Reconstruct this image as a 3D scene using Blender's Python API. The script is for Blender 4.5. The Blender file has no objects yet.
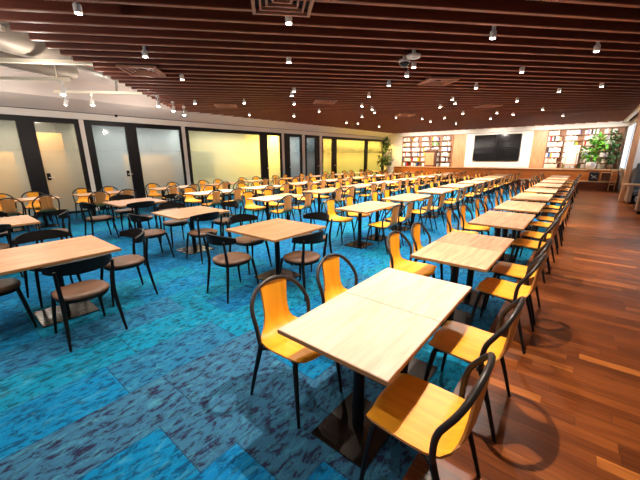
import bpy, math, random
from mathutils import Vector
random.seed(7)
S = bpy.context.scene
COL = S.collection
pi = math.pi

# ------------------------------------------------------------------ camera
cd = bpy.data.cameras.new('camera')
cam = bpy.data.objects.new('camera', cd); COL.objects.link(cam)
cd.sensor_fit = 'HORIZONTAL'; cd.sensor_width = 36.0
cd.lens = 36.0 * 317.661 / 640.0
cd.clip_start = 0.05; cd.clip_end = 200
from mathutils import Matrix
_r = Vector((0.7734678, 0.6337996, -0.0067526)); _u = Vector((-0.1569919, 0.2018875, 0.9667445)); _f = Vector((-0.6140856, 0.7466857, -0.2556549))
m = Matrix.Identity(4)
for i in range(3):
    m[i][0] = _r[i]; m[i][1] = _u[i]; m[i][2] = -_f[i]
m.translation = Vector((0, 0, 1.67456))
cam.matrix_world = m
S.camera = cam

# ------------------------------------------------------------------ world, exposure
wd = bpy.data.worlds.new('world'); S.world = wd; wd.use_nodes = True
bg = wd.node_tree.nodes['Background']
bg.inputs['Color'].default_value = (1.0, 0.95, 0.9, 1); bg.inputs['Strength'].default_value = 0.15
S.view_settings.view_transform = 'Standard'; S.view_settings.look = 'None'
S.view_settings.gamma = 1.0; S.view_settings.use_curve_mapping = False
S.view_settings.exposure = 0.55
SPOT_POWER = 190.0
WARM = (1.0, 0.89, 0.77)

# ------------------------------------------------------------------ materials
def srgb(r, g, b):
    f = lambda c: ((c / 255) / 12.92) if c / 255 <= 0.04045 else (((c / 255) + 0.055) / 1.055) ** 2.4
    return (f(r), f(g), f(b), 1)
def mat(name, col, rough=0.5, metal=0.0, spec=0.5, emit=None, estr=0.0):
    m = bpy.data.materials.new(name); m.use_nodes = True
    b = m.node_tree.nodes['Principled BSDF']
    b.inputs['Base Color'].default_value = col; b.inputs['Roughness'].default_value = rough
    b.inputs['Metallic'].default_value = metal; b.inputs['Specular IOR Level'].default_value = spec
    if emit:
        b.inputs['Emission Color'].default_value = emit; b.inputs['Emission Strength'].default_value = estr
    return m
class NT:
    def __init__(s, m):
        s.m = m; s.t = m.node_tree; s.n = s.t.nodes; s.b = s.n['Principled BSDF']
    def node(s, ty, **kw):
        x = s.n.new(ty)
        for k, v in kw.items(): setattr(x, k, v)
        return x
    def link(s, a, b): s.t.links.new(a, b)
    def math(s, op, a, b=None):
        x = s.n.new('ShaderNodeMath'); x.operation = op
        for i, v in enumerate((a, b)):
            if v is None: continue
            if isinstance(v, (int, float)): x.inputs[i].default_value = v
            else: s.link(v, x.inputs[i])
        return x.outputs[0]
    def ramp(s, fac, stops, interp='LINEAR'):
        x = s.n.new('ShaderNodeValToRGB'); x.color_ramp.interpolation = interp
        e = x.color_ramp.elements
        while len(e) > 1: e.remove(e[-1])
        e[0].position = stops[0][0]; e[0].color = stops[0][1]
        for p, c in stops[1:]:
            k = e.new(p); k.color = c
        s.link(fac, x.inputs[0]); return x.outputs[0]
    def mix(s, fac, a, b, mode='MIX'):
        x = s.n.new('ShaderNodeMix'); x.data_type = 'RGBA'; x.blend_type = mode
        for i, v in ((0, fac), (6, a), (7, b)):
            if isinstance(v, (int, float)): x.inputs[i].default_value = v
            elif isinstance(v, tuple): x.inputs[i].default_value = v
            else: s.link(v, x.inputs[i])
        return x.outputs[2]
def wood(name, c1, c2, scale=(2, 30, 30), rough=0.45, spec=0.5, var=0.0, bump=0.02):
    """streaky wood grain running along the axis with the smallest scale, offset per object"""
    m = mat(name, c1, rough, 0, spec); t = NT(m)
    tc = t.node('ShaderNodeTexCoord'); oi = t.node('ShaderNodeObjectInfo')
    mp = t.node('ShaderNodeMapping'); mp.inputs['Scale'].default_value = scale
    t.link(tc.outputs['Object'], mp.inputs['Vector'])
    off = t.node('ShaderNodeCombineXYZ')
    k = t.math('MULTIPLY', oi.outputs['Random'], 40.0)
    for i in range(3): t.link(k, off.inputs[i])
    t.link(off.outputs[0], mp.inputs['Location'])
    n = t.node('ShaderNodeTexNoise'); n.inputs['Scale'].default_value = 1.0; n.inputs['Detail'].default_value = 6; n.inputs['Distortion'].default_value = 0.6
    t.link(mp.outputs[0], n.inputs['Vector'])
    c = t.ramp(n.outputs['Fac'], [(0.3, c2), (0.62, c1)])
    if var:
        hv = t.node('ShaderNodeHueSaturation')
        v = t.math('ADD', t.math('MULTIPLY', oi.outputs['Random'], var), 1.0 - var / 2)
        t.link(v, hv.inputs['Value']); t.link(c, hv.inputs['Color']); c = hv.outputs[0]
    t.link(c, t.b.inputs['Base Color'])
    return m
M = {}
M['black'] = mat('black_steel', srgb(16, 15, 15), 0.45, 0, .25)
M['hoop'] = mat('dark_bronze_tube', srgb(50, 42, 38), 0.36, 0.2, .4)
M['base'] = mat('dark_polished_steel', srgb(36, 29, 25), 0.25, 0.7)
M['blackwood'] = mat('black_lacquered_wood', srgb(17, 14, 12), 0.5, 0, .18)
M['ply'] = wood('yellow_plywood', srgb(246, 172, 44), srgb(234, 152, 30), (2.5, 22, 2.5), 0.35, var=0.16)
M['plyback'] = wood('brown_plywood_back', srgb(208, 138, 66), srgb(188, 116, 50), (2.5, 22, 2.5), 0.4, var=0.12)
M['leather'] = mat('brown_leather', srgb(98, 68, 50), 0.45, 0, .3)
M['oak_pale'] = wood('pale_oak', srgb(222, 192, 168), srgb(204, 170, 144), (26, 2, 26), 0.42)
M['oak_mid'] = wood('honey_oak', srgb(204, 160, 120), srgb(172, 126, 90), (26, 2, 26), 0.42, var=0.12)
M['oak_warm'] = wood('warm_oak', srgb(190, 142, 106), srgb(150, 104, 74), (26, 2, 26), 0.42, var=0.12)
M['oak_square'] = wood('square_table_oak', srgb(186, 136, 96), srgb(146, 102, 70), (22, 2, 22), 0.42, var=0.1)
M['edge'] = mat('table_edge_band', srgb(170, 118, 66), 0.5)
M['white'] = mat('white_paint', srgb(225, 220, 214), 0.6)
M['roomgrey'] = mat('meeting_room_grey', srgb(150, 152, 146), 0.8)
M['rail'] = mat('cream_rail', srgb(232, 222, 200), 0.5)
M['wall'] = mat('wall_paint', srgb(222, 214, 208), 0.7)
M['ceilwhite'] = mat('ceiling_paint', srgb(222, 212, 206), 0.8)
M['frame'] = mat('charcoal_frame', srgb(22, 20, 23), 0.45, 0, .3)
M['plenum'] = mat('dark_plenum', srgb(26, 10, 7), 0.9)
M['duct'] = mat('grey_duct_wrap', srgb(150, 140, 128), 0.55, 0.2)
M['spotwhite'] = mat('spot_white', srgb(235, 230, 225), 0.4)
M['lens'] = mat('spot_lens', (1, 1, 1, 1), 0.3, emit=(1, 0.93, 0.82, 1), estr=30)
M['lensoff'] = mat('sensor_black', srgb(30, 28, 28), 0.3)
M['vent'] = mat('vent_bronze', srgb(168, 112, 86), 0.5)
M['screen'] = mat('screen_black', srgb(16, 15, 17), 0.12)
M['orangewood'] = wood('orange_wood_bench', srgb(196, 116, 52), srgb(160, 84, 34), (2, 24, 24), 0.4)
M['redwood'] = wood('red_wood_step', srgb(134, 68, 34), srgb(96, 44, 22), (2, 24, 24), 0.35)
M['ledge'] = wood('pale_ledge_wood', srgb(214, 164, 118), srgb(190, 138, 94), (2, 22, 22), 0.4)
M['panelwood'] = wood('pilaster_wood', srgb(206, 150, 106), srgb(180, 122, 82), (22, 22, 2), 0.45)
M['shelfwood'] = wood('bookcase_wood', srgb(168, 122, 92), srgb(146, 100, 72), (22, 22, 2), 0.5)
M['deskwood'] = wood('lectern_wood', srgb(112, 72, 56), srgb(94, 60, 46), (30, 30, 2), 0.5)
M['tan'] = mat('tan_board', srgb(226, 164, 78), 0.6)
M['greenboard'] = mat('green_grey_board', srgb(92, 106, 96), 0.6)
M['leaf'] = wood('leaf_green', srgb(96, 160, 40), srgb(50, 112, 26), (6, 6, 6), 0.4)
M['leafdark'] = wood('leaf_dark', srgb(58, 98, 44), srgb(32, 62, 28), (6, 6, 6), 0.45)
M['terracotta'] = mat('terracotta', srgb(190, 104, 48), 0.6)
M['pot'] = mat('white_ceramic', srgb(222, 214, 206), 0.45)
M['stem'] = mat('stem_brown', srgb(92, 66, 40), 0.7)
M['grey_cloth'] = mat('dark_grey_upholstery', srgb(78, 80, 86), 0.8)
M['beige_cloth'] = mat('beige_upholstery', srgb(150, 116, 92), 0.75)
M['soil'] = mat('soil', srgb(50, 36, 26), 0.9)
M['blackcloth'] = mat('black_canvas', srgb(30, 30, 34), 0.75)
BOOKC = [mat('book_' + n, c, 0.55) for n, c in (('white', srgb(238, 234, 228)), ('cream', srgb(232, 222, 200)), ('yellow', srgb(236, 190, 40)), ('blue', srgb(60, 92, 150)),
         ('red', srgb(205, 40, 42)), ('tan', srgb(196, 150, 110)), ('dark', srgb(56, 46, 48)), ('green', srgb(96, 130, 70)), ('pink', srgb(226, 172, 160)), ('lilac', srgb(170, 156, 206)))]
BOOKN = ['white', 'cream', 'yellow', 'blue', 'red', 'tan', 'dark', 'green', 'pink', 'lilac']

def carpet():
    m = mat('carpet_tiles', (0, .2, .4, 1), 0.95, 0, 0.15); t = NT(m)
    tc = t.node('ShaderNodeTexCoord'); sep = t.node('ShaderNodeSeparateXYZ'); t.link(tc.outputs['Object'], sep.inputs[0])
    X = t.math('DIVIDE', t.math('ADD', sep.outputs['X'], 1.86 + 48.0), 0.48)
    cx = t.math('FLOOR', X)
    ofs = t.node('ShaderNodeTexWhiteNoise', noise_dimensions='1D'); t.link(cx, ofs.inputs['W'])
    Y = t.math('ADD', t.math('DIVIDE', t.math('ADD', sep.outputs['Y'], 0.095 + 48.0), 0.96), t.math('MULTIPLY', t.math('FLOOR', t.math('MULTIPLY', ofs.outputs['Value'], 4.0)), 0.25))
    cy = t.math('FLOOR', Y)
    cv = t.node('ShaderNodeCombineXYZ'); t.link(cx, cv.inputs[0]); t.link(cy, cv.inputs[1])
    wn = t.node('ShaderNodeTexWhiteNoise', noise_dimensions='3D'); t.link(cv.outputs[0], wn.inputs['Vector'])
    # broad zones of bright and dull tiles
    zn = t.node('ShaderNodeTexNoise'); zn.inputs['Scale'].default_value = 0.35; zn.inputs['Detail'].default_value = 1
    t.link(cv.outputs[0], zn.inputs['Vector'])
    # duller tiles gather near the wooden floor, bright ones fill the rest
    near = t.math('GREATER_THAN', sep.outputs['X'], -2.34)
    col5 = t.math('MULTIPLY', t.math('COMPARE', cx, 99.0), t.math('LESS_THAN', sep.outputs['Y'], 1.75))
    wv = t.math('MULTIPLY', wn.outputs['Value'], t.math('ADD', 0.66, t.math('MULTIPLY', near, 0.34)))
    wv = t.math('ADD', t.math('MULTIPLY', wv, t.math('SUBTRACT', 1.0, col5)), t.math('MULTIPLY', col5, 0.8))
    base = t.ramp(wv, [(0.0, srgb(0, 104, 150)), (0.24, srgb(0, 94, 142)), (0.42, srgb(0, 112, 146)), (0.58, srgb(28, 98, 134)), (0.70, srgb(44, 92, 122)), (0.88, srgb(4, 104, 156)), (0.95, srgb(52, 58, 104))], 'CONSTANT')
    dark = t.ramp(wv, [(0.0, srgb(0, 58, 92)), (0.42, srgb(4, 64, 82)), (0.58, srgb(16, 46, 80)), (0.70, srgb(28, 24, 52)), (0.88, srgb(0, 60, 96)), (0.95, srgb(32, 22, 50))], 'CONSTANT')
    mp = t.node('ShaderNodeMapping'); mp.inputs['Scale'].default_value = (24, 10, 1); t.link(tc.outputs['Object'], mp.inputs['Vector'])
    add = t.node('ShaderNodeVectorMath', operation='ADD'); sc = t.node('ShaderNodeVectorMath', operation='SCALE'); sc.inputs['Scale'].default_value = 3.7
    t.link(cv.outputs[0], sc.inputs[0]); t.link(mp.outputs[0], add.inputs[0]); t.link(sc.outputs[0], add.inputs[1])
    n = t.node('ShaderNodeTexNoise'); n.inputs['Scale'].default_value = 1.0; n.inputs['Detail'].default_value = 8; n.inputs['Roughness'].default_value = 0.72; n.inputs['Distortion'].default_value = 0.5
    t.link(add.outputs[0], n.inputs['Vector'])
    f = t.ramp(n.outputs['Fac'], [(0.42, (1, 1, 1, 1)), (0.52, (0, 0, 0, 1))])
    c = t.mix(t.math('MULTIPLY', f, 0.95), base, dark)
    n2 = t.node('ShaderNodeTexNoise'); n2.inputs['Scale'].default_value = 0.6; n2.inputs['Detail'].default_value = 9; n2.inputs['Roughness'].default_value = 0.78; n2.inputs['Distortion'].default_value = 0.8
    t.link(add.outputs[0], n2.inputs['Vector'])
    c = t.mix(t.ramp(n2.outputs['Fac'], [(0.52, (0, 0, 0, 1)), (0.68, (.5, .5, .5, 1))]), c, srgb(70, 146, 166))
    # tile seams
    fx = t.math('FRACT', X); fy = t.math('FRACT', Y)
    sx = t.math('LESS_THAN', fx, 0.012); sy = t.math('LESS_THAN', fy, 0.008)
    c = t.mix(t.math('MULTIPLY', t.math('MAXIMUM', sx, sy), 0.55), c, (0.005, 0.02, 0.05, 1))
    t.link(c, t.b.inputs['Base Color'])
    return m
M['carpet'] = carpet()

def planks():
    m = mat('wood_planks', srgb(150, 84, 44), 0.32, 0, 0.5); t = NT(m)
    tc = t.node('ShaderNodeTexCoord'); sep = t.node('ShaderNodeSeparateXYZ'); t.link(tc.outputs['Object'], sep.inputs[0])
    Y = t.math('DIVIDE', t.math('ADD', sep.outputs['Y'], 40.0), 0.09); cy = t.math('FLOOR', Y)
    o = t.node('ShaderNodeTexWhiteNoise', noise_dimensions='1D'); t.link(cy, o.inputs['W'])
    X = t.math('ADD', t.math('DIVIDE', sep.outputs['X'], 0.75), t.math('MULTIPLY', o.outputs['Value'], 9.0)); cx = t.math('FLOOR', X)
    cv = t.node('ShaderNodeCombineXYZ'); t.link(cx, cv.inputs[0]); t.link(cy, cv.inputs[1])
    wn = t.node('ShaderNodeTexWhiteNoise', noise_dimensions='3D'); t.link(cv.outputs[0], wn.inputs['Vector'])
    c = t.ramp(wn.outputs['Value'], [(0, srgb(98, 48, 18)), (0.5, srgb(120, 61, 24)), (0.88, srgb(138, 73, 30)), (1, srgb(178, 104, 46))])
    mp = t.node('ShaderNodeMapping'); mp.inputs['Scale'].default_value = (3, 46, 1); t.link(tc.outputs['Object'], mp.inputs['Vector'])
    add = t.node('ShaderNodeVectorMath', operation='ADD'); sc = t.node('ShaderNodeVectorMath', operation='SCALE'); sc.inputs['Scale'].default_value = 5.3
    t.link(cv.outputs[0], sc.inputs[0]); t.link(mp.outputs[0], add.inputs[0]); t.link(sc.outputs[0], add.inputs[1])
    n = t.node('ShaderNodeTexNoise'); n.inputs['Scale'].default_value = 1; n.inputs['Detail'].default_value = 6; t.link(add.outputs[0], n.inputs['Vector'])
    g = t.ramp(n.outputs['Fac'], [(0.3, (.62, .55, .5, 1)), (0.65, (1.12, 1.1, 1.05, 1))])
    c = t.mix(1.0, c, g, 'MULTIPLY')
    s = t.math('MAXIMUM', t.math('LESS_THAN', t.math('FRACT', Y), 0.035), t.math('LESS_THAN', t.math('FRACT', X), 0.005))
    c = t.mix(t.math('MULTIPLY', s, 0.6), c, (0.02, 0.008, 0.004, 1))
    t.link(c, t.b.inputs['Base Color'])
    return m
M['planks'] = planks()
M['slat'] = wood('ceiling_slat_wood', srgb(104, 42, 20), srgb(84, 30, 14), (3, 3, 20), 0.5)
M['slatedge_lit'] = wood('ceiling_slat_lit_edge', srgb(150, 86, 56), srgb(132, 72, 46), (3, 3, 3), 0.5)  # paler copy of the slat wood, painting light onto the lower edges

def frosted():
    m = bpy.data.materials.new('frosted_glass'); m.use_nodes = True; t = m.node_tree; n = t.nodes
    for x in list(n): n.remove(x)
    out = n.new('ShaderNodeOutputMaterial'); tc = n.new('ShaderNodeTexCoord'); sep = n.new('ShaderNodeSeparateXYZ')
    t.links.new(tc.outputs['Object'], sep.inputs[0])
    mr = n.new('ShaderNodeMapRange'); mr.inputs['From Min'].default_value = 1.45; mr.inputs['From Max'].default_value = 2.5
    mr.inputs['To Min'].default_value = 0.42; mr.inputs['To Max'].default_value = 0.06
    t.links.new(sep.outputs['Z'], mr.inputs['Value'])
    tr = n.new('ShaderNodeBsdfTransparent'); tr.inputs[0].default_value = (.95, .97, .96, 1)
    tl = n.new('ShaderNodeBsdfTranslucent'); tl.inputs[0].default_value = (.92, .93, .88, 1)
    df = n.new('ShaderNodeBsdfDiffuse'); df.inputs[0].default_value = (.72, .73, .68, 1)
    md = n.new('ShaderNodeMixShader'); md.inputs[0].default_value = 0.12
    t.links.new(tl.outputs[0], md.inputs[1]); t.links.new(df.outputs[0], md.inputs[2])
    mx = n.new('ShaderNodeMixShader'); t.links.new(mr.outputs[0], mx.inputs[0]); t.links.new(tr.outputs[0], mx.inputs[1]); t.links.new(md.outputs[0], mx.inputs[2])
    gl = n.new('ShaderNodeBsdfGlossy'); gl.inputs['Roughness'].default_value = 0.08
    fr = n.new('ShaderNodeFresnel'); fr.inputs[0].default_value = 1.35
    m2 = n.new('ShaderNodeMixShader'); t.links.new(fr.outputs[0], m2.inputs[0]); t.links.new(mx.outputs[0], m2.inputs[1]); t.links.new(gl.outputs[0], m2.inputs[2])
    t.links.new(m2.outputs[0], out.inputs[0])
    return m
M['glass'] = frosted()
M['daylight'] = mat('bright_daylight_glass', srgb(200, 220, 235), 0.2, emit=(0.72, 0.86, 1, 1), estr=0.9)

# ------------------------------------------------------------------ mesh helpers
class MB:
    def __init__(s): s.v = []; s.f = []; s.sm = []; s.mi = []; s.cur = 0
    def add(s, vs, fs, smooth=False):
        o = len(s.v); s.v += [tuple(v) for v in vs]
        for f in fs:
            s.f.append(tuple(o + i for i in f)); s.sm.append(smooth); s.mi.append(s.cur)
        return s
    def box(s, x0, x1, y0, y1, z0, z1, bev=0.0):
        if bev:
            b = bev; vs = []; lv = [(z0, b), (z0 + b, 0), (z1 - b, 0), (z1, b)]
            for z, i in lv:
                vs += [(x0 + i + b, y0 + i, z), (x1 - i - b, y0 + i, z), (x1 - i, y0 + i + b, z), (x1 - i, y1 - i - b, z), (x1 - i - b, y1 - i, z), (x0 + i + b, y1 - i, z), (x0 + i, y1 - i - b, z), (x0 + i, y0 + i + b, z)]
            fs = [tuple(reversed(range(8))), tuple(range(24, 32))]
            for k in range(3):
                for j in range(8): fs.append((k * 8 + j, k * 8 + (j + 1) % 8, k * 8 + 8 + (j + 1) % 8, k * 8 + 8 + j))
            return s.add(vs, fs)
        vs = [(x, y, z) for z in (z0, z1) for x, y in ((x0, y0), (x1, y0), (x1, y1), (x0, y1))]
        return s.add(vs, [(3, 2, 1, 0), (4, 5, 6, 7), (0, 1, 5, 4), (1, 2, 6, 5), (2, 3, 7, 6), (3, 0, 4, 7)])
    def obox(s, o, a, b, c, la, lb, lc):
        """oriented box: centre o, unit axes a,b,c, full sizes la,lb,lc"""
        o = Vector(o); a = Vector(a) * la / 2; b = Vector(b) * lb / 2; c = Vector(c) * lc / 2
        vs = [o + i * a + j * b + k * c for k in (-1, 1) for i, j in ((-1, -1), (1, -1), (1, 1), (-1, 1))]
        return s.add(vs, [(3, 2, 1, 0), (4, 5, 6, 7), (0, 1, 5, 4), (1, 2, 6, 5), (2, 3, 7, 6), (3, 0, 4, 7)])
    def tube(s, pts, rad, n=8, sub=1, cap=True):
        P = [Vector(p) for p in pts]; R = rad if isinstance(rad, (list, tuple)) else [rad] * len(P)
        if sub > 1:
            Q = []; RR = []
            for i in range(len(P) - 1):
                p0 = P[max(i - 1, 0)]; p1 = P[i]; p2 = P[i + 1]; p3 = P[min(i + 2, len(P) - 1)]
                for k in range(sub):
                    t = k / sub
                    Q.append(0.5 * (2 * p1 + (p2 - p0) * t + (2 * p0 - 5 * p1 + 4 * p2 - p3) * t * t + (3 * p1 - p0 - 3 * p2 + p3) * t ** 3)); RR.append(R[i] * (1 - t) + R[i + 1] * t)
            Q.append(P[-1]); RR.append(R[-1]); P, R = Q, RR
        vs = []; prev = None
        for i, p in enumerate(P):
            d = (P[min(i + 1, len(P) - 1)] - P[max(i - 1, 0)]).normalized()
            if prev is None:
                h = Vector((0, 0, 1)) if abs(d.z) < 0.9 else Vector((1, 0, 0)); a = d.cross(h).normalized()
            else: a = (prev - d * prev.dot(d)).normalized()
            prev = a; b = d.cross(a)
            vs += [p + (a * math.cos(2 * pi * k / n) + b * math.sin(2 * pi * k / n)) * R[i] for k in range(n)]
        fs = []
        for i in range(len(P) - 1):
            for k in range(n): fs.append((i * n + k, i * n + (k + 1) % n, i * n + n + (k + 1) % n, i * n + n + k))
        s.add(vs, fs, True)
        if cap: s.add(vs[:n], [tuple(reversed(range(n)))]); s.add(vs[-n:], [tuple(range(n))])
        return s
    def lathe(s, prof, n=24, c=(0, 0)):
        vs = []
        for r, z in prof: vs += [(c[0] + r * math.cos(2 * pi * k / n), c[1] + r * math.sin(2 * pi * k / n), z) for k in range(n)]
        fs = []
        for i in range(len(prof) - 1):
            for k in range(n): fs.append((i * n + k, i * n + (k + 1) % n, i * n + n + (k + 1) % n, i * n + n + k))
        s.add(vs, fs, True)
        s.add(vs[:n], [tuple(reversed(range(n)))]); s.add(vs[-n:], [tuple(range(n))])
        return s
    def sheet(s, grid, th, under=0):
        """closed thin shell from a grid of points [i][j], thickened both ways"""
        G = [[Vector(p) for p in row] for row in grid]; ni = len(G); nj = len(G[0]); top = []; bot = []
        for i in range(ni):
            for j in range(nj):
                du = G[min(i + 1, ni - 1)][j] - G[max(i - 1, 0)][j]; dv = G[i][min(j + 1, nj - 1)] - G[i][max(j - 1, 0)]
                nn = du.cross(dv).normalized(); top.append(G[i][j] + nn * th / 2); bot.append(G[i][j] - nn * th / 2)
        ix = lambda i, j: i * nj + j
        fs = [(ix(i, j), ix(i + 1, j), ix(i + 1, j + 1), ix(i, j + 1)) for i in range(ni - 1) for j in range(nj - 1)]
        s.add(top, fs, True); s.cur = under; s.add(bot, [tuple(reversed(f)) for f in fs], True); s.cur = 0
        rim = [(i, 0) for i in range(ni)] + [(ni - 1, j) for j in range(1, nj)] + [(i, nj - 1) for i in range(ni - 2, -1, -1)] + [(0, j) for j in range(nj - 2, 0, -1)]
        vs = [top[ix(*r)] for r in rim] + [bot[ix(*r)] for r in rim]; k = len(rim)
        s.add(vs, [(a, k + a, k + (a + 1) % k, (a + 1) % k) for a in range(k)], False)
        return s
    def build(s, name, mats, parent=None, loc=None):
        me = bpy.data.meshes.new(name); me.from_pydata(s.v, [], s.f)
        me.polygons.foreach_set('use_smooth', s.sm)
        if not isinstance(mats, (list, tuple)): mats = [mats]
        for mm in mats: me.materials.append(mm)
        if len(mats) > 1: me.polygons.foreach_set('material_index', s.mi)
        me.update()
        o = bpy.data.objects.new(name, me); COL.objects.link(o)
        if parent: o.parent = parent
        if loc: o.location = loc
        return o
def tag(o, label=None, cat=None, group=None, kind=None):
    if label: o['label'] = label
    if cat: o['category'] = cat
    if group: o['group'] = group
    if kind: o['kind'] = kind
    return o
def thing(name, label, cat, loc=(0, 0, 0), rz=0.0, group=None):
    o = bpy.data.objects.new(name, None); COL.objects.link(o); o.location = loc; o.rotation_euler = (0, 0, rz); o.empty_display_size = 0.1
    return tag(o, label, cat, group)
KIDS = {}
def children(o): return KIDS.get(o.name) or [c for c in COL.objects if c.parent == o]
def dup(root, loc, rz, label, group=None):
    ch = children(root); KIDS[root.name] = ch
    r = root.copy(); COL.objects.link(r); r.location = loc; r.rotation_euler = (0, 0, rz); r['label'] = label
    if group: r['group'] = group
    for c in ch:
        d = c.copy(); COL.objects.link(d); d.parent = r
        sub = KIDS.get(c.name)
        if sub is None: sub = [g for g in COL.objects if g.parent == c]; KIDS[c.name] = sub
        for g in sub:
            e = g.copy(); COL.objects.link(e); e.parent = d
    return r
def struct(name, mb, m, parent=None):
    return tag(mb.build(name, m, parent), kind='structure')
ORD = ['first', 'second', 'third', 'fourth', 'fifth', 'sixth', 'seventh', 'eighth', 'ninth', 'tenth', 'eleventh', 'twelfth', 'thirteenth', 'fourteenth', 'fifteenth', 'sixteenth', 'seventeenth', 'eighteenth', 'nineteenth', 'twentieth']

# ------------------------------------------------------------------ room shell
XL, YB = -12.2, 22.5
struct('floor_carpet', MB().box(-15.2, -0.5, -4, 23, -0.1, 0), M['carpet'])
struct('floor_wood', MB().box(-0.5, 4.2, -4, 23, -0.1, 0), M['planks'])
struct('wall_back', MB().box(-15.2, 4.2, YB, YB + .15, 0, 3.9), M['wall'])
struct('wall_right', MB().box(1.30, 1.45, 16.3, YB, 0, 3.5), M['wall'])
# ceiling: dark plenum deck over the slats, pale deck over the open corner
D = Vector((0.669, 0.743, 0)).normalized(); N = Vector((-D.y, D.x, 0)); E0 = Vector((-5.64, 0.92, 0)); s0 = E0.dot(D)
HP = [(Vector((1, 0, 0)), -11.2), (Vector((-1, 0, 0)), -3.6), (Vector((0, -1, 0)), -22.05), (Vector((0, 1, 0)), -3.8), (D, s0)]
def clip(p, d, hps):
    a, b = -1e9, 1e9
    for n, c in hps:
        den = n.dot(d); num = c - n.dot(p)
        if abs(den) < 1e-9:
            if num > 0: return None
            continue
        t = num / den
        if den > 0: a = max(a, t)
        else: b = min(b, t)
    return (a, b) if b - a > 0.05 else None
sl = MB(); k = -60
PITCH = 0.325
for k in range(-70, 90):
    p = N * (k * PITCH + 0.12); c = clip(p, D, HP)
    if not c: continue
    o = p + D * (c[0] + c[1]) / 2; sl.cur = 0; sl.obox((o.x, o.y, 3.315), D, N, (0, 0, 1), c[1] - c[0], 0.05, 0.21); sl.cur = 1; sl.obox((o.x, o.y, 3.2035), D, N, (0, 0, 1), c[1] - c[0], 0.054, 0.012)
struct('ceiling_slats', sl, [M['slat'], M['slatedge_lit']])
def poly(hps, z0, z1):
    big = [Vector((-40, -40, 0)), Vector((40, -40, 0)), Vector((40, 40, 0)), Vector((-40, 40, 0))]
    for n, c in hps:
        out = []
        for i, a in enumerate(big):
            b = big[(i + 1) % len(big)]; da = n.dot(a) - c; db = n.dot(b) - c
            if da >= 0: out.append(a)
            if (da >= 0) != (db >= 0): out.append(a + (b - a) * da / (da - db))
        big = out
    k = len(big); vs = [(p.x, p.y, z0) for p in big] + [(p.x, p.y, z1) for p in big]
    return MB().add(vs, [tuple(reversed(range(k))), tuple(range(k, 2 * k))] + [(i, (i + 1) % k, k + (i + 1) % k, k + i) for i in range(k)])
struct('ceiling_deck', poly(HP, 3.46, 3.52), M['plenum'])
struct('ceiling_open_corner', MB().box(-12.2, -0.5, -4, 12, 3.72, 3.8), M['ceilwhite'])
# bulkhead over the glass wall: band, reveal, sloping soffit
b = MB(); b.box(XL, XL + .12, -1.5, YB, 2.80, 2.98)
struct('trim_1', b, M['white'])
struct('trim_2', MB().box(XL, XL + .09, -1.5, YB, 2.98, 3.0), M['frame'])
b = MB(); b.add([(XL + .14, -1.5, 3.0), (XL + .14, YB, 3.0), (-11.1, YB, 3.22), (-11.1, -1.5, 3.22), (XL, -1.5, 3.0), (XL, YB, 3.0), (XL, YB, 3.75), (XL, -1.5, 3.75), (-11.1, YB, 3.75), (-11.1, -1.5, 3.75)],
      [(0, 1, 2, 3), (4, 5, 1, 0), (5, 4, 7, 6), (3, 2, 8, 9), (6, 7, 9, 8)])
struct('ceiling_bulkhead', b, M['ceilwhite'])
b = MB(); b.box(-12.2, 2.0, 22.1, YB, 2.98, 3.9); struct('trim_3', b, M['white'])
b = MB(); b.box(1.0, 1.12, 13.2, 22.1, 3.12, 3.6); struct('trim_4', b, M['rail'])
struct('ceiling_right', MB().box(1.12, 4.2, 13.2, 22.1, 3.25, 3.32), M['ceilwhite'])

# glass wall: pilasters, doors and windows
def pilaster(y0, y1, i):
    struct('trim_pilaster_%d' % i, MB().box(XL - .05, XL + .06, y0, y1, 0, 2.8), M['white'])
PIL = [(3.28, 3.40), (6.52, 6.66), (11.78, 11.94), (13.30, 13.52), (14.80, 15.02)]
for i, (a, c) in enumerate(PIL): pilaster(a, c, i + 1)
def glazed(name, y0, y1, g0, g1, handle=None, zt=2.66):
    """frame from y0..y1 with a glass pane g0..g1"""
    f = MB(); x0, x1 = XL - .04, XL + .05
    f.box(x0, x1, y0, g0, 0, 2.8); f.box(x0, x1, g1, y1, 0, 2.8); f.box(x0, x1, g0, g1, zt, 2.8); f.box(x0, x1, g0, g1, 0, .06)
    o = struct(name, f, M['frame'])
    p = MB().box(XL - .006, XL + .006, g0, g1, .06, zt).build('pane', M['glass'], o)
    if handle is not None:
        h = MB(); h.box(x1, x1 + .03, handle - .045, handle + .045, 1.04, 1.24, .006); h.build('lock_box', M['black'], o)
        l = MB(); l.tube([(x1 + .03, handle, 1.12), (x1 + .07, handle, 1.12), (x1 + .07, handle + .12, 1.12)], .012, 8); l.build('door_handle', M['spotwhite'], o)
    return o
glazed('window_1', -1.5, 1.90, -1.4, 1.84)
glazed('door_1', 1.90, 3.28, 2.22, 3.16, 2.29)
glazed('door_2', 3.40, 4.76, 3.60, 4.55, 4.43)
glazed('window_2', 4.76, 6.52, 4.90, 6.44)
glazed('window_3', 6.66, 10.46, 6.80, 10.36)
glazed('door_3', 10.46, 11.78, 10.82, 11.66, 10.70)
glazed('door_4', 11.94, 13.30, 12.36, 13.16, 12.25)
glazed('door_5', 13.52, 14.80, 13.68, 14.42, 14.55)
glazed('door_6', 15.02, 16.42, 15.12, 15.98, 16.15)
glazed('window_4', 16.42, 20.10, 16.48, 19.74)
glazed('window_5', 20.10, 22.80, 20.16, 22.3)
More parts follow.
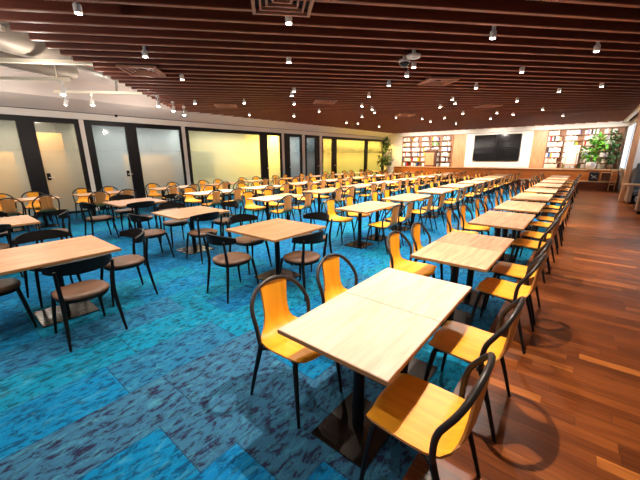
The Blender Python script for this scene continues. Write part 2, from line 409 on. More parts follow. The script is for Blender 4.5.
# meeting rooms behind the glass
struct('wall_meeting_rooms', MB().box(-15.2, -15.0, -2, YB, 0, 2.95), M['roomgrey'])
struct('ceiling_meeting_rooms', MB().box(-15.0, XL - .06, -2, YB, 2.85, 2.95), M['white'])
for i, y in enumerate((3.34, 6.59, 11.86, 14.9)):
    struct('wall_partition_%d' % (i + 1), MB().box(-15.0, XL - .06, y - .04, y + .04, 0, 2.85), M['roomgrey'])
def board(y0, y1, z1, x, m, label, z0=0.0):
    o = MB().box(x, x + .05, y0, y1, z0, z1, .004).build('partition_board', m); tag(o, label, 'board')
board(-1.2, 1.78, 1.85, -13.2, M['tan'], 'low tan board behind the frosted window beside the first glass door')
board(2.3, 3.0, 2.42, -13.1, M['tan'], 'tall tan board seen through the first black-framed glass door')
board(4.7, 6.5, 1.75, -13.2, M['tan'], 'low tan board behind the square frosted window past the second glass door')
board(6.9, 8.3, 1.9, -13.0, M['greenboard'], 'green-grey board behind the left end of the widest frosted window', .75)
def area(loc, rot, sx, sy, power, col):
    l = bpy.data.lights.new('room_lamp', 'AREA'); l.shape = 'RECTANGLE'; l.size = sx; l.size_y = sy; l.energy = power; l.color = col
    o = bpy.data.objects.new('room_lamp', l); COL.objects.link(o); o.location = loc; o.rotation_euler = rot; return o
for y, sy, p, c in ((1.0, 3.6, 95, (1, .88, .66)), (4.9, 2.6, 75, (.92, .98, 1)), (8.2, 2.6, 100, (1, .9, .6)), (10.7, 2.0, 360, (1, .6, .12)), (13.4, 2.4, 70, (.75, .93, 1)), (16.6, 3, 900, (1, .60, .10)), (20.0, 4, 1200, (1, .62, .10))):
    area((-12.75, y, 2.8), (0, 0, 0), .4, sy, p * .85, c)

# ------------------------------------------------------------------ ceiling fixtures
spot_roots = []
def make_spot(label):
    r = thing('ceiling_spotlight', label, 'spotlight', (0, 0, 0), 0, 'ceiling spotlights')
    MB().box(-.022, .022, -.015, .015, .03, .285, .003).build('mount', M['spotwhite'], r)
    c = MB(); c.lathe([(.036, -.045), (.04, -.04), (.04, .03), (.034, .04)], 16); can = c.build('lamp_can', M['spotwhite'], r)
    MB().lathe([(.031, -.05), (.031, -.044)], 16).build('lens', M['lens'], can)
    return r
proto_spot = None
def row_of(x):
    for a, t in ((-2.0, 'row beside the wooden floor'), (-4.4, 'second row from the wooden floor'), (-6.9, 'middle row'), (-9.2, 'second row from the glass wall')):
        if x > a: return t
    return 'row along the glass wall'
def spotlight(loc, target=None, power=SPOT_POWER, ang=128, blend=.9, col=WARM, r=.018):
    l = bpy.data.lights.new('spot_beam', 'SPOT'); l.energy = power; l.spot_size = math.radians(ang); l.spot_blend = blend; l.color = col; l.shadow_soft_size = r
    o = bpy.data.objects.new('spot_beam', l); COL.objects.link(o); o.location = loc
    d = (Vector(target) - Vector(loc)) if target else Vector((0, 0, -1))
    o.rotation_euler = d.to_track_quat('-Z', 'Y').to_euler(); return o
LP = [(-4.34, 1.35), (-2.86, 2.95), (-5.36, 2.44), (-6.35, 3.54), (-3.96, 4.06), (-1.2, 4.99), (-1.19, 7.27), (-2.56, 5.67), (-2.91, 6.17), (-3.57, 6.71), (-2.21, 8.26), (-3.11, 9.49), (-3.28, 10.26), (-3.86, 10.67), (-1.82, 11.02), (-3.8, 12.88), (-2.47, 14.51), (-2.83, 13.59), (-3.43, 15.44), (-4.81, 13.91), (-5.77, 14.9), (-5.21, 16.7), (-5.64, 13.63), (-6.2, 12.37), (-5.74, 9.71), (-6.06, 10.43), (-8.75, 15.56), (-5.55, 5.84), (-5.95, 6.17), (-6.84, 7.18), (-7.76, 6.11), (-9.82, 7.94), (-8.84, 9.26), (-7.34, 8.92), (-4.58, 7.57), (-5.58, 8.84), (-7.03, 11.15), (-0.16, 6.59), (-0.8, 10.04), (-0.03, 9.96), (-1.46, 13.61), (-1.04, 16.25), (-8.79, 12.65), (-8.67, 13.42), (-8.85, 5.24)]
cnt = {}
TIGHT = ((-0.16, 6.59), (-0.03, 9.96), (-0.8, 10.04))
for x, y in sorted(LP, key=lambda p: p[1]):
    t = row_of(x); i = cnt.get(t, 0); cnt[t] = i + 1
    lab = 'small white ceiling spotlight, %s from the camera above the %s' % (ORD[i], t)
    if proto_spot is None: r = proto_spot = make_spot(lab); r.location = (x, y, 3.17)
    else: dup(proto_spot, (x, y, 3.17), 0, lab)
    spotlight((x, y, 3.08), (x, y, 0), SPOT_POWER * (.75 if y < 4.5 else 1.0 if y < 9 else 1.5), 62 if (x, y) in TIGHT else 128)

# lamps of the same kind above and behind the camera's frame
for x, y, p in ((-.95, 2.2, 310), (-.9, .1, 60), (-3.0, .4, 110), (-5.2, .2, 90), (-.9, 3.8, 120), (-3.2, -1.2, 60), (-8.6, .6, 150)):
    spotlight((x, y, 3.1), None, p, 115)
for x, y in ((.4, 7.3), (.55, 12.8), (.45, 18.6)):
    spotlight((x, y, 3.1), None, 170, 46, .8)
# air diffusers set flush between the slats
def make_vent(label):
    r = thing('air_vent', label, 'air vent', (0, 0, 0), 0, 'ceiling air vents')
    def ring(h, w, z):
        g = MB(); g.box(-h, h, -h, -h + w, z, z + .03); g.box(-h, h, h - w, h, z, z + .03); g.box(-h, -h + w, -h + w, h - w, z, z + .03); g.box(h - w, h, -h + w, h - w, z, z + .03); return g
    ring(.31, .035, 0).build('frame', M['vent'], r)
    for q, h in enumerate((.235, .17, .105)): ring(h, .022, .012 + .012 * q).build('louvre_ring', M['vent'], r)
    MB().box(-.3, .3, -.3, .3, .06, .075).build('backing', M['plenum'], r)
    return r
VD = [((-2.62, 2.62), 'square bronze air vent cut off by the top edge, nearest the camera'), ((-6.45, 2.85), 'square bronze air vent at the slatted ceiling edge beside the open corner'), ((-2.72, 7.27), 'square bronze air vent behind the white dome fittings'), ((-6.12, 7.71), 'bronze air vent above the middle row of tables'),
      ((-8.83, 6.26), 'bronze air vent above the second row from the glass wall'), ((-5.75, 12.21), 'distant bronze air vent towards the potted tree corner'), ((-2.76, 11.86), 'distant bronze air vent in front of the video wall')]
ang = math.atan2(D.y, D.x)
pv = None
for (x, y), lab in VD:
    if pv is None: pv = make_vent(lab); pv.location = (x, y, 3.16); pv.rotation_euler = (0, 0, ang)
    else: dup(pv, (x, y, 3.16), ang, lab)
r = thing('smoke_detector', 'round white smoke detector beside the dark dome camera', 'smoke detector', (-2.33, 5.13, 3.11))
b = MB(); b.lathe([(.05, 0), (.1, .015), (.11, .05), (.09, .06)], 20); b.build('detector_body', M['spotwhite'], r)
MB().lathe([(.03, .05), (.03, .35)], 10).build('mount', M['spotwhite'], r)
r = thing('dome_camera', 'dark glass dome camera on a white ring under the slats', 'camera', (-2.56, 5.30, 3.06))
b = MB(); b.lathe([(.005, 0), (.045, .012), (.075, .04), (.08, .07)], 20); b.build('dome', mat('smoked_dome', srgb(40, 38, 38), .08), r)
b = MB(); b.lathe([(.085, .07), (.09, .09), (.085, .11)], 20); b.build('ring', M['spotwhite'], r)
MB().lathe([(.03, .1), (.03, .4)], 10).build('mount', M['spotwhite'], r)
o = MB().lathe([(.015, 0), (.04, .02), (.045, .06), (.03, .08)], 14).build('motion_sensor', M['lensoff'], loc=(XL + .17, 4.3, 2.93)); tag(o, 'small black motion sensor on the white band above the second glass door', 'sensor')

# open corner: light rails carrying the line of the slats, ducts above
RL = [((-6.45, .2), (-5.85, .98), 'cream ceiling rail in the open corner, highest and nearest the slats'), ((-8.6, .2), (-6.80, 2.18), 'long cream ceiling rail passing below the grey duct'), ((-9.9, .85), (-8.5, 2.28), 'cream ceiling rail carrying a white spotlight under the duct'), ((-10.3, 2.4), (-8.85, 3.98), 'cream ceiling rail nearest the glass wall, with two spotlights')]
for a, c, lab in RL:
    a = Vector((*a, 0)); c = Vector((*c, 0)); d = (c - a).normalized(); n = Vector((-d.y, d.x, 0)); mth = (a + c) / 2
    o = thing('ceiling_rail', lab, 'rail', (mth.x, mth.y, 3.2), 0, 'ceiling rails in the open corner')
    L = (c - a).length
    MB().obox((0, 0, .03), d, n, (0, 0, 1), L, .07, .06).build('rail_bar', M['rail'], o)
    for tt in (-.38, .38):
        p = d * (L * tt); MB().tube([(p.x, p.y, .05), (p.x, p.y, .53)], .012, 6).build('hanger', M['rail'], o)
def track_spot(x, y, z, aim, label):
    r = thing('track_spotlight', label, 'spotlight', (x, y, z), 0, 'track spotlights in the open corner')
    MB().box(-.03, .03, -.03, .03, .14, .2, .004).build('track_adapter', M['spotwhite'], r)
    MB().tube([(0, 0, .15), (0, 0, .04)], .01, 6).build('arm', M['spotwhite'], r)
    d = Vector(aim).normalized()
    MB().tube([-d * .07, d * .07], .045, 14).build('lamp_can', M['spotwhite'], r)
    MB().tube([d * .07, d * .076], .037, 14).build('lens', M['lens'], r)
    spotlight(Vector((x, y, z)) + d * .12, Vector((x, y, z)) + d, 70, 90)
track_spot(-8.62, 2.16, 3.0, (.3, -.3, -1), 'white track spotlight on the rail under the grey duct')
track_spot(-10.15, 2.56, 3.0, (-.6, -.2, -1), 'white track spotlight tilted at the wall, above the first glass door')
track_spot(-9.75, 3.0, 3.0, (.1, -.1, -1), 'white track spotlight hanging straight, above the second glass door')
track_spot(-8.75, 4.15, 3.0, (.2, -.2, -1), 'white track spotlight at the tip of the slatted ceiling edge')
track_spot(-9.35, 4.85, 3.0, (.2, -.2, -1), 'white track spotlight at the slat ends, left of the last one')
track_spot(-9.95, 5.5, 3.0, (.2, -.2, -1), 'white track spotlight at the slat ends, nearest the wide frosted window')
def crinkle_duct(pts, rad, label):
    P = [Vector(p) for p in pts]; b = MB()
    Q = []; R = []
    n = 26
    for i in range(n):
        t = i / (n - 1) * (len(P) - 1); k = min(int(t), len(P) - 2); f = t - k
        Q.append(P[k].lerp(P[k + 1], f)); R.append(rad * (1 + random.uniform(-.09, .06) + (.07 if i % 6 == 0 else 0)))
    b.tube(Q, R, 14); o = b.build('air_duct', M['duct']); tag(o, label, 'duct'); return o
for p_, w_ in (((-7.2, 1.6, 2.9), 24), ((-5.0, -.5, 2.75), 45), ((-8.9, 2.95, 2.95), 18), ((-10.1, 1.2, 2.7), 30), ((-10.2, 4.6, 2.6), 30)):  # unseen fill lights, added to brighten the open corner and slat sides
    l_ = bpy.data.lights.new('corner_fill', 'POINT'); l_.energy = w_; l_.color = WARM; l_.shadow_soft_size = .05
    q_ = bpy.data.objects.new('corner_fill', l_); COL.objects.link(q_); q_.location = p_
crinkle_duct([(-7.1, .5, 3.52), (-7.5, 1.5, 3.5), (-7.9, 2.5, 3.5), (-8.5, 3.2, 3.52)], .19, 'crinkled grey insulated duct in the open ceiling corner')
crinkle_duct([(-8.4, .6, 3.5), (-8.9, 1.5, 3.48), (-9.2, 2.6, 3.5)], .13, 'thinner grey duct beside the large one in the open corner')
for i, (a, c, lab) in enumerate((((-8.6, .0, 3.62), (-10.4, 2.4, 3.62), 'grey pipe crossing above the ducts'), ((-6.2, -1.4, 3.68), (-6.9, .2, 3.68), 'grey conduit crossing below the crinkled duct'), ((-9.0, 3.35, 3.5), (-10.6, 3.9, 3.46), 'short grey conduit beyond the crinkled duct'))):
    o = MB().tube([a, c], .03, 8).build('conduit', M['duct']); tag(o, lab, 'pipe')

# ------------------------------------------------------------------ furniture prototypes
def make_table(tops, lx, ly, base, label, group, name='dining_table'):
    r = thing(name, label, 'table', (0, 0, 0), 0, group)
    t = MB(); t.box(-lx / 2, lx / 2, -ly / 2, ly / 2, .69, .72, .003)
    top = t.build('tabletop', tops, r)
    e = MB(); a, c = lx / 2, ly / 2; w = .0015
    e.box(-a - w, a + w, -c - w, -c + .004, .6925, .7165); e.box(-a - w, a + w, c - .004, c + w, .6925, .7165); e.box(-a - w, -a + .004, -c, c, .6925, .7165); e.box(a - .004, a + w, -c, c, .6925, .7165)
    e.build('edge_band', M['edge'], top)
    s = MB(); s.box(-.2, .2, -.025, .025, .665, .69); s.box(-.025, .025, -.2, .2, .665, .69); s.build('top_bracket', M['black'], r)
    MB().lathe([(.036, .012), (.036, .67)], 18).build('column', M['black'], r)
    bx, by = base; MB().box(-bx / 2, bx / 2, -by / 2, by / 2, 0, .012, .003).build('base_plate', M['base'], r)
    return r
def make_yellow_chair(label, group):
    r = thing('cafe_chair', label, 'chair', (0, 0, 0), 0, group)
    prof = [(.222, .428, .140), (.217, .447, .172), (.202, .457, .192), (.165, .462, .206), (.08, .460, .214), (.0, .455, .217), (-.09, .452, .215), (-.15, .457, .203), (-.187, .474, .171), (-.206, .504, .137), (-.217, .55, .114), (-.225, .61, .106), (-.232, .68, .108), (-.238, .75, .114), (-.243, .808, .117)]
    grid = []
    for i, (x, z, h) in enumerate(prof):
        row = []
        for j in range(-4, 5):
            v = j / 4; dish = -.010 * (1 - v * v) if 2 < i < 8 else 0
            curl = 0
            if i >= 9: curl = -.018 * (1 - v * v)      # back bows rearward
            if i <= 1: curl = -.03 * v * v
            row.append((x + curl, v * h, z + dish))
        grid.append(row)
    MB().sheet(grid, .012, 1).build('plywood_shell', [M['plyback'], M['ply']], r)
    h = MB(); side = [(-.128, .226, .44), (-.128, .234, .50), (-.133, .242, .57), (-.148, .245, .625), (-.177, .238, .675), (-.206, .219, .722), (-.230, .180, .768), (-.246, .125, .804), (-.255, .065, .824)]
    path = [(x, y, z) for x, y, z in side] + [(-.258, 0, .830)] + [(x, -y, z) for x, y, z in reversed(side)]
    h.tube(path, .0150, 8, 3); h.build('back_hoop', M['hoop'], r)
    for s in (1, -1):
        MB().tube([(-.258, .238 * s, 0), (-.196, .232 * s, .22), (-.134, .225 * s, .42), (-.127, .224 * s, .46)], [.0105, .0145, .018, .015], 8, 2).build('rear_leg', M['black'], r)
    for s in (1, -1):
        MB().tube([(.215, .216 * s, 0), (.192, .204 * s, .22), (.165, .186 * s, .40), (.150, .165 * s, .446)], [.0105, .0145, .018, .012], 8, 2).build('front_leg', M['black'], r)
    u = MB()
    for s in (1, -1): u.tube([(-.120, .222 * s, .43), (-.06, .19 * s, .437), (.08, .175 * s, .442), (.160, .182 * s, .425)], .013, 6, 2)
    u.tube([(-.10, .205, .434), (-.10, -.205, .434)], .012, 6); u.tube([(.15, .175, .436), (.15, -.175, .436)], .012, 6)
    u.build('under_frame', M['black'], r)
    return r
def make_black_chair(label, group):
    r = thing('round_seat_chair', label, 'chair', (0, 0, 0), 0, group)
    s = MB(); n = 28
    def rr(t, R):
        c, q = math.cos(t), math.sin(t); p = 2.6
        k = (abs(c) ** p + abs(q) ** p) ** (-1 / p); return (R * k * c, R * .98 * k * q)
    vs = []; prof = [(.16, .425), (.205, .43), (.222, .442), (.222, .455), (.205, .468), (.15, .474), (.05, .468)]
    for R, z in prof: vs += [(*rr(2 * pi * k / n, R), z) for k in range(n)]
    fs = [(i * n + k, i * n + (k + 1) % n, i * n + n + (k + 1) % n, i * n + n + k) for i in range(len(prof) - 1) for k in range(n)] + [tuple(reversed(range(n))), tuple((len(prof) - 1) * n + k for k in range(n))]
    s.add(vs, fs, True); s.build('seat_pad', M['leather'], r)
    g = []; 
    for i in range(4):
        z, R = ((.405, .195), (.43, .2), (.43, .2), (.405, .195))[i]
    f = MB(); ring = [(*rr(2 * pi * k / n, .195), .418) for k in range(n + 1)]; f.tube(ring, .018, 8, 1, False); f.build('seat_frame', M['blackwood'], r)
    for q in (1, -1):
        MB().tube([(.235, .215 * q, 0), (.205, .195 * q, .25), (.175, .175 * q, .44)], [.011, .017, .018], 8, 2).build('front_leg', M['blackwood'], r)
        MB().tube([(-.25, .235 * q, 0), (-.215, .215 * q, .25), (-.195, .205 * q, .45), (-.215, .215 * q, .62), (-.232, .222 * q, .74)], [.011, .017, .019, .016, .013], 8, 2).build('rear_leg', M['blackwood'], r)
    grid = []
    for i in range(15):
        a = -1 + 2 * i / 14; th = a * math.radians(66); R = .285
        x = -R * math.cos(th) + .03; y = R * math.sin(th); hh = .062 * (1 - .55 * abs(a) ** 2.2)
        tilt = .012
        zc = .735 + .01 * (1 - a * a)
        grid.append([(x - tilt * k * math.cos(th), y + 0, zc + hh * k) for k in (-1, -.5, 0, .5, 1)])
    MB().sheet(grid, .026).build('backrest', M['blackwood'], r)
    return r

ROWS = [  # centre x, name, list of pair starts
    (-0.875, 'row beside the wooden floor', [1.10, 2.90, 4.90, 6.56, 8.36, 10.2, 12.05, 13.9, 15.75, 17.5]),
    (-3.19, 'second row from the wooden floor', [4.75, 6.53, 8.42, 10.25, 12.05, 13.9, 15.7, 17.5]),
    (-5.74, 'middle row', [4.69, 6.62, 8.45, 10.25, 12.05, 13.9, 15.7, 17.5]),
    (-8.05, 'second row from the glass wall', [4.38, 6.25, 8.1, 9.95, 11.8, 13.65, 15.5, 17.3]),
    (-10.35, 'row along the glass wall', [0.70, 2.42, 4.37, 6.2, 8.05, 9.9, 11.75, 13.6, 15.45, 17.3]),
]
HL, WD = 0.6625, 0.695
protoT = {}
protoC = None
rnd = random.Random(11)
for ri, (cx, rn, starts) in enumerate(ROWS):
    wide = ri in (0,)
    for pi_, y0 in enumerate(starts):
        for h in (0, 1):
            if ri == 0 and pi_ == 0: key = 'oak_pale'
            else: key = rnd.choice(['oak_mid', 'oak_mid', 'oak_warm'] if ri < 2 else ['oak_mid', 'oak_warm', 'oak_pale'])
            lab = '%s oak-topped pedestal table, %s pair, %s' % (('near', 'far')[h], ORD[pi_], rn)
            loc = (cx, y0 + HL * (h + .5) + (.001 if h else -.001), 0)
            if key not in protoT:
                protoT[key] = make_table(M[key], WD, HL - .003, (.39, .46), lab, 'paired tables in the five long rows'); protoT[key].location = loc
            else: dup(protoT[key], loc, 0, lab)
        for side in (0, 1):
            for h in (0, 1):
                lab = 'yellow wooden chair, %s side, %s seat, %s pair, %s' % (('glass-wall', 'aisle')[side] if ri else ('carpet', 'aisle')[side], ('near', 'far')[h], ORD[pi_], rn)
                j = lambda s: rnd.uniform(-s, s)
                if ri == 0 and pi_ == 0: dx, dy, a = (-.488, (.435, .445)[h])[side], ((-.02, .0), (-.115, .0))[side][h], ((-.05, -.02), (.03, .0))[side][h]
                else: dx, dy, a = ((-.475, .455)[side] + j(.025)), j(.03), j(.05)
                loc = (cx + dx, y0 + HL * (h + .5) + dy, 0); rz = (0 if side == 0 else pi) + a
                if protoC is None:
                    protoC = make_yellow_chair(lab, 'yellow wooden chairs at the long rows'); protoC.location = loc; protoC.rotation_euler = (0, 0, rz)
                else: dup(protoC, loc, rz, lab)
# square tables with round-seat black chairs
SQ = [((-4.27, .70), 'nearest the camera at the left edge', 'square table at the left edge'), ((-3.20, 2.94), 'right-hand one, standing before the second yellow row', 'square table nearest the yellow rows'),
      ((-5.43, 2.92), 'middle one of the far three', 'square table in the middle of the far three'), ((-7.72, 2.86), 'far one towards the glass wall', 'square table nearest the second glass door'), ((-6.92, .50), 'behind the first, cut off by the left edge', 'square table cut off behind the nearest one')]
pt = pc = None
for i, ((x, y), l1, l2) in enumerate(SQ):
    lab = 'square oak table on a black pedestal, ' + l1
    if pt is None: pt = make_table(M['oak_square'], .98, .98, (.5, .5), lab, 'square tables', 'square_table'); pt.location = (x, y, 0)
    else: dup(pt, (x, y, 0), 0, lab)
    OFF = {0: ((.70, .03), (.07, .62), (-.60, .05), (-.05, -.52))}.get(i, ((.60, -.14), (.05, .68), (-.62, .0), (-.05, -.72)))
    for k, (sd, rz) in enumerate((('wooden-floor', pi), ('far', -pi / 2), ('glass-wall', 0), ('near', pi / 2))):
        ox, oy = OFF[k]; a = rnd.uniform(-.06, .06)
        lab = 'black round-seat chair, %s side of the %s' % (sd, l2)
        if pc is None: pc = make_black_chair(lab, 'black round-seat chairs'); pc.location = (x + ox, y + oy, 0); pc.rotation_euler = (0, 0, rz + a)
        else: dup(pc, (x + ox, y + oy, 0), rz + a, lab)

# ------------------------------------------------------------------ far end: stepped bench, video wall, bookcases
o = thing('stepped_bench', 'long two-tier wooden bench platform along the far wall', 'platform', (-5, 21, 0))
MB().box(-5.5, 6.2, -.7, 1.1, 0, .36).build('lower_step', M['redwood'], o)
MB().box(-5.5, 6.2, -.75, -.0, .36, .395).build('step_tread', M['ledge'], o)
MB().box(-5.5, 6.2, 0, 1.1, .36, .90).build('upper_tier', M['orangewood'], o)
MB().box(-5.5, 6.2, -.03, 1.1, .90, .93).build('ledge_top', M['ledge'], o)
LZ = .93
# wooden pilasters and white surround
struct('trim_wood_panel_left', MB().box(-7.0, -6.2, 22.28, YB, LZ, 2.98), M['panelwood'])
struct('trim_wood_panel_right', MB().box(-2.62, -1.95, 22.28, YB, LZ, 2.98), M['panelwood'])
o = thing('video_wall_surround', 'white panel surround framing the black video wall', 'panel', (-4.41, 22.3, LZ))
MB().box(-1.79, -1.32, 0, .19, .0, 2.03).build('side_panel', M['white'], o); MB().box(1.24, 1.79, 0, .19, .0, 2.03).build('side_panel', M['white'], o)
MB().box(-1.32, 1.24, 0, .19, 1.93, 2.03).build('top_panel', M['white'], o); MB().box(-1.32, 1.24, 0, .19, .0, .36).build('bottom_panel', M['white'], o)
o = thing('video_wall', 'black video wall of four screens between white panels', 'screen', (-4.45, 22.2, 1.32))
for i in (0, 1):
    for j in (0, 1):
        x0 = -1.25 + i * 1.25; z0 = j * .765
        s = MB().box(x0 + .004, x0 + 1.246, 0, .06, z0 + .004, z0 + .761, .004).build('screen_panel', M['frame'], o)
        MB().box(x0 + .016, x0 + 1.234, -.003, .0, z0 + .016, z0 + .749).build('display', M['screen'], s)
MB().box(-1.2, 1.2, .06, .27, .1, 1.4).build('wall_mount', M['black'], o)
nbook = 0
def bookcase(x0, x1, ncol, nrow, z1, label, word, skip=lambda c, r: False, wild=0.25):
    global nbook
    o = thing('bookcase', label, 'bookcase', (x0, 22.2, LZ))
    W_ = x1 - x0; H_ = z1 - LZ; cw = W_ / ncol; rh = H_ / nrow
    MB().box(0, W_, .26, .29, 0, H_).build('back_panel', M['shelfwood'], o)
    for c in range(ncol + 1): MB().box(c * cw - .0125, c * cw + .0125, 0, .26, 0, H_).build('upright', M['shelfwood'], o)
    for q in range(nrow + 1): MB().box(0.0125, W_ - .0125, .002, .26, q * rh - .0125, q * rh + .0125).build('shelf', M['shelfwood'], o)
    base = {}
    for c in range(ncol):
        for q in range(nrow):
            x = x0 + c * cw + .03; zz = LZ + q * rh + .0128; fill = rnd.uniform(.7, 1.0)
            if skip(c, q): continue
            end = x0 + c * cw + .02 + (cw - .05) * fill
            main = 0 if rnd.random() < .8 else 1
            while x < end - .05:
                k = main if rnd.random() > wild else rnd.randrange(len(BOOKC)); w = rnd.choice((.06, .075, .09, .11)); hh = rnd.choice((.2, .22, .24)); 
                if x + w > end: break
                lab = '%s book in the %s bay from the left, %s shelf up, %s' % (BOOKN[k], ORD[c], ORD[q], word)
                key = (k, w, hh)
                if key in base:
                    b_ = base[key].copy(); COL.objects.link(b_)
                else:
                    b_ = MB().box(-w / 2 + .002, w / 2 - .002, 0, .2, 0, hh, .003).build('book', BOOKC[k]); base[key] = b_
                b_.location = (x + w / 2, 22.215 + rnd.uniform(0, .02), zz); tag(b_, lab, 'book', 'books, ' + word); nbook += 1
                x += w + .002
bookcase(-10.5, -7.02, 5, 6, 2.96, 'tall wooden bookcase of pale books left of the video wall', 'left bookcase', lambda c, q: c == 3 and q in (0, 1) and False)
bookcase(-1.93, 1.15, 4, 7, 2.96, 'tall wooden bookcase of pale books right of the video wall', 'right bookcase')
o = thing('lectern', 'brown wooden lectern standing on the ledge before the left bookcase', 'lectern', (-8.2, 21.7, LZ))
MB().box(-.34, .34, -.2, .2, 0, 1.0, .006).build('body', M['deskwood'], o)
b = MB(); b.add([(-.37, -.24, 1.0), (.37, -.24, 1.0), (.37, .24, 1.0), (-.37, .24, 1.0), (-.37, -.24, 1.04), (.37, -.24, 1.04), (.37, .24, 1.14), (-.37, .24, 1.14)], [(3, 2, 1, 0), (4, 5, 6, 7), (0, 1, 5, 4), (1, 2, 6, 5), (2, 3, 7, 6), (3, 0, 4, 7)])
b.build('sloping_top', M['deskwood'], o); MB().box(-.28, .28, -.215, -.2, .12, .9).build('front_panel', M['panelwood'], o)
o = thing('whiteboard_easel', 'white board on a wooden easel leaning before the right bookcase', 'whiteboard', (-.72, 21.5, LZ))
b = MB(); b.obox((0, .06, .72), (1, 0, 0), (0, .12, .99), (0, -.99, .12), .58, .95, .02); b.build('board', M['pot'], o)
for s in (-1, 1): MB().tube([(.24 * s, -.06, .016), (.2 * s, .1, 1.1)], .014, 8).build('leg', M['panelwood'], o)
MB().tube([(0, .42, .016), (0, .12, 1.1)], .014, 8).build('leg', M['panelwood'], o); MB().box(-.27, .27, -.08, -.02, .2, .24).build('tray', M['panelwood'], o)

def plant(name, label, loc, pot_prof, potm, stems, blobs, nleaf, ls, lm, seed):
    R_ = random.Random(seed); o = thing(name, label, 'plant', loc)
    MB().lathe(pot_prof, 22).build('pot', potm, o)
    zt = max(z for r, z in pot_prof); MB().lathe([(.01, zt - .03), (max(r for r, z in pot_prof) * .8, zt - .025), (.01, zt - .02)], 14).build('soil', M['soil'], o)
    st = MB()
    for p in stems: st.tube([(0, 0, zt - .04)] + p, [.018] + [.011] * len(p), 6, 2)
    st.build('stem', M['stem'], o)
    L = MB()
    for i in range(nleaf):
        bx, by, bz, br = R_.choice(blobs)
        d = Vector((R_.gauss(0, 1), R_.gauss(0, 1), R_.gauss(0, 1))).normalized(); c = Vector((bx, by, bz)) + d * br * R_.uniform(.45, 1)
        ax = (d + Vector((R_.uniform(-.5, .5), R_.uniform(-.5, .5), R_.uniform(-.9, .2)))).normalized(); sd = ax.cross(Vector((R_.uniform(-.3, .3), R_.uniform(-.3, .3), 1))).normalized(); up = sd.cross(ax)
        l = ls * R_.uniform(.7, 1.3); w = l * .34
        pts = []
        for t, ww, dz in ((0, .1, 0), (.3, .9, .05), (.6, .85, .03), (1, .04, -.12)):
            p = c + ax * (l * t) + up * (dz * l); pts.append([p - sd * w * ww - up * .03 * l, p, p + sd * w * ww - up * .03 * l])
        L.sheet(pts, .004)
    L.build('foliage', lm, o); return o
plant('potted_plant', 'bright green leafy plant in a white pot on the ledge', (.13, 21.3, LZ), [(.1, 0), (.19, .08), (.215, .22), (.19, .36), (.17, .36)], M['pot'], [[(.05, 0, .6), (.1, 0, 1.0)], [(-.1, 0, .6), (-.25, 0, .9)], [(.1, .05, .7), (.3, 0, 1.2)]], [(-.25, 0, .85, .26), (.1, 0, 1.05, .33), (-.02, 0, .6, .24), (.3, .0, 1.3, .28), (.0, .0, 1.45, .2)], 260, .16, M['leaf'], 3)
plant('potted_tree', 'dark green bushy tree by the window at the far right', (.86, 21.82, LZ), [(.1, 0), (.14, .05), (.15, .24), (.13, .24)], M['stem'], [[(0, 0, .7), (.05, 0, 1.4)], [(.0, 0, .5), (-.15, 0, 1.3)]], [(.02, 0, 1.3, .25), (-.1, 0, 1.0, .23), (.06, 0, .75, .22), (-.02, 0, 1.6, .22), (.0, 0, .45, .17)], 340, .11, M['leafdark'], 5)
plant('potted_fig_tree', 'tall dark fig tree in a terracotta pot by the last yellow window', (-11.45, 21.4, 0), [(.2, 0), (.26, .05), (.33, .5), (.35, .56), (.31, .56)], M['terracotta'], [[(0, 0, 1.0), (.05, 0, 2.0)], [(.1, 0, 1.0), (.3, 0, 1.9)], [(-.1, 0, 1.0), (-.25, 0, 1.7)]], [(0, 0, 1.7, .5), (.25, 0, 2.2, .42), (-.2, 0, 1.25, .38), (.25, 0, 1.3, .36), (.1, 0, 2.6, .28)], 420, .17, M['leafdark'], 8)
plant('potted_shrub', 'small green shrub in a tall white pot left of the bookcase', (-10.78, 20.55, 0), [(.16, 0), (.18, .03), (.23, 1.0), (.2, 1.0)], M['pot'], [[(0, 0, 1.2), (.05, 0, 1.4)]], [(0, 0, 1.25, .24), (-.1, 0, 1.15, .18)], 110, .13, M['leafdark'], 9)
o = thing('canvas_bag', 'black canvas bag with pale strokes leaning on the bench front', 'bag', (.33, 20.72, .396))
MB().box(-.19, .19, -.09, .09, 0, .42, .03).build('bag_body', M['blackcloth'], o)
b = MB(); b.tube([(-.12, -.094, .30), (-.02, -.094, .22), (.08, -.094, .26)], .012, 6, 2); b.tube([(-.08, -.094, .14), (.04, -.094, .18), (.12, -.094, .12)], .009, 6, 2); b.build('pale_strokes', M['white'], o)
b = MB(); b.tube([(-.1, 0, .41), (-.07, 0, .48), (.07, 0, .48), (.1, 0, .41)], .01, 6, 2); b.build('bag_handle', M['blackcloth'], o)
o = thing('cubby_box', 'tan wooden cubby box with a dark opening beside the black bag', 'box', (.78, 20.72, .396))
for nm, bb in (('side', (-.2, -.18, -.16, .16, 0, .42)), ('side', (.18, .2, -.16, .16, 0, .42)), ('top', (-.18, .18, -.16, .16, .4, .42)), ('bottom', (-.18, .18, -.16, .16, 0, .02)), ('back', (-.18, .18, .14, .16, .02, .4))): MB().box(*bb).build(nm, M['shelfwood' if nm == 'back' else 'ledge'], o)
o = thing('magazine_stand', 'tan slanted wooden stand at the right end of the bench', 'stand', (1.02, 20.03, 0))
for s in (-1, 1): MB().box(.1 * s - .012, .1 * s + .012, -.14, .16, 0, .98, .004).build('side', M['ledge'], o)
for z in (.3, .6, .9): MB().box(-.09, .09, -.13, .15, z, z + .02).build('shelf', M['ledge'], o)
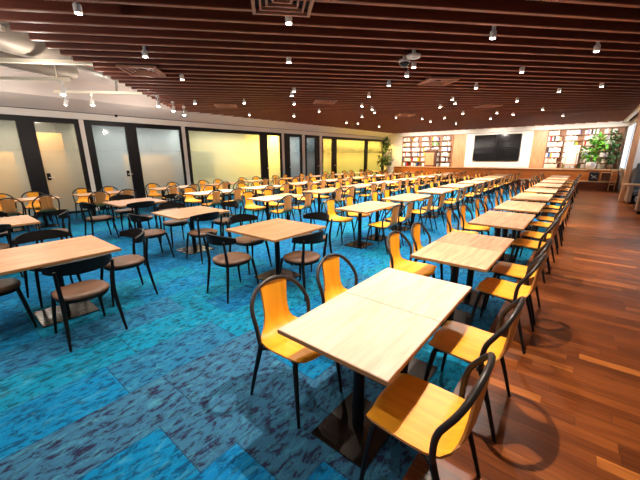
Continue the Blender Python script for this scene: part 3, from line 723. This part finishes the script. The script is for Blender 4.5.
# right side: column with booth seating, window strip
o = struct('wall_partition_right', MB().box(1.25, 4.2, 16.0, 16.2, 0, 3.25), M['white'])
struct('wall_column', MB().box(1.10, 1.25, 15.95, 16.3, 0, 3.25), M['panelwood'])
w = struct('window_6', MB().box(1.24, 1.30, 16.4, 21.8, .95, 1.05).box(1.24, 1.30, 16.4, 21.8, 2.9, 3.0).box(1.24, 1.30, 16.4, 16.48, 1.05, 2.9).box(1.24, 1.30, 21.72, 21.8, 1.05, 2.9).box(1.24, 1.30, 19.0, 19.08, 1.05, 2.9), M['white'])
MB().box(1.27, 1.285, 16.48, 21.72, 1.05, 2.9).build('pane', M['daylight'], w)
o = thing('booth_sofa', 'dark grey booth sofa against the white partition at the right edge', 'sofa', (1.84, 15.4, 0))
MB().box(-.5, .9, .28, .5, .1, 1.38, .05).build('backrest', M['grey_cloth'], o); MB().box(-.5, .9, -.25, .28, .28, .46, .04).build('seat', M['grey_cloth'], o); MB().box(-.5, .9, -.2, .5, 0.0, .28, .01).build('plinth', M['black'], o); MB().box(-.62, -.5, -.25, .5, .06, .66, .02).build('end_panel', M['beige_cloth'], o)
o = thing('booth_table', 'pale wooden booth table before the grey sofa', 'table', (1.62, 14.3, 0))
MB().box(-.62, .6, -.35, .35, .70, .735, .004).build('tabletop', M['ledge'], o); MB().lathe([(.04, .02), (.04, .7)], 14).build('column', M['black'], o); MB().box(-.25, .25, -.25, .25, 0, .02, .004).build('base_plate', M['black'], o)
o = thing('booth_bench', 'brown-backed booth bench in front of the booth table', 'bench', (1.86, 13.0, 0))
MB().box(-.6, .9, -.3, -.1, .08, .78, .03).build('backrest', M['beige_cloth'], o); MB().box(-.6, .9, -.1, .42, .28, .45, .03).build('seat', M['grey_cloth'], o); MB().box(-.55, .85, -.25, .38, 0, .28, .01).build('plinth', M['black'], o)
spotlight((2.0, 14.4, 3.2), (2.0, 16, 1.5), 110, 120, col=(.9, .95, 1))  # cool lamp without a fixture, added to brighten the white partition
# wash lights over the far wall
for x in (-9.6, -8.2, -6.6, -4.4, -2.2, -.9, .4):
    spotlight((x, 20.2, 3.05), (x, 22.3, 1.4), 260 if x < -1.5 else 170, 110)
print('books', nbook)
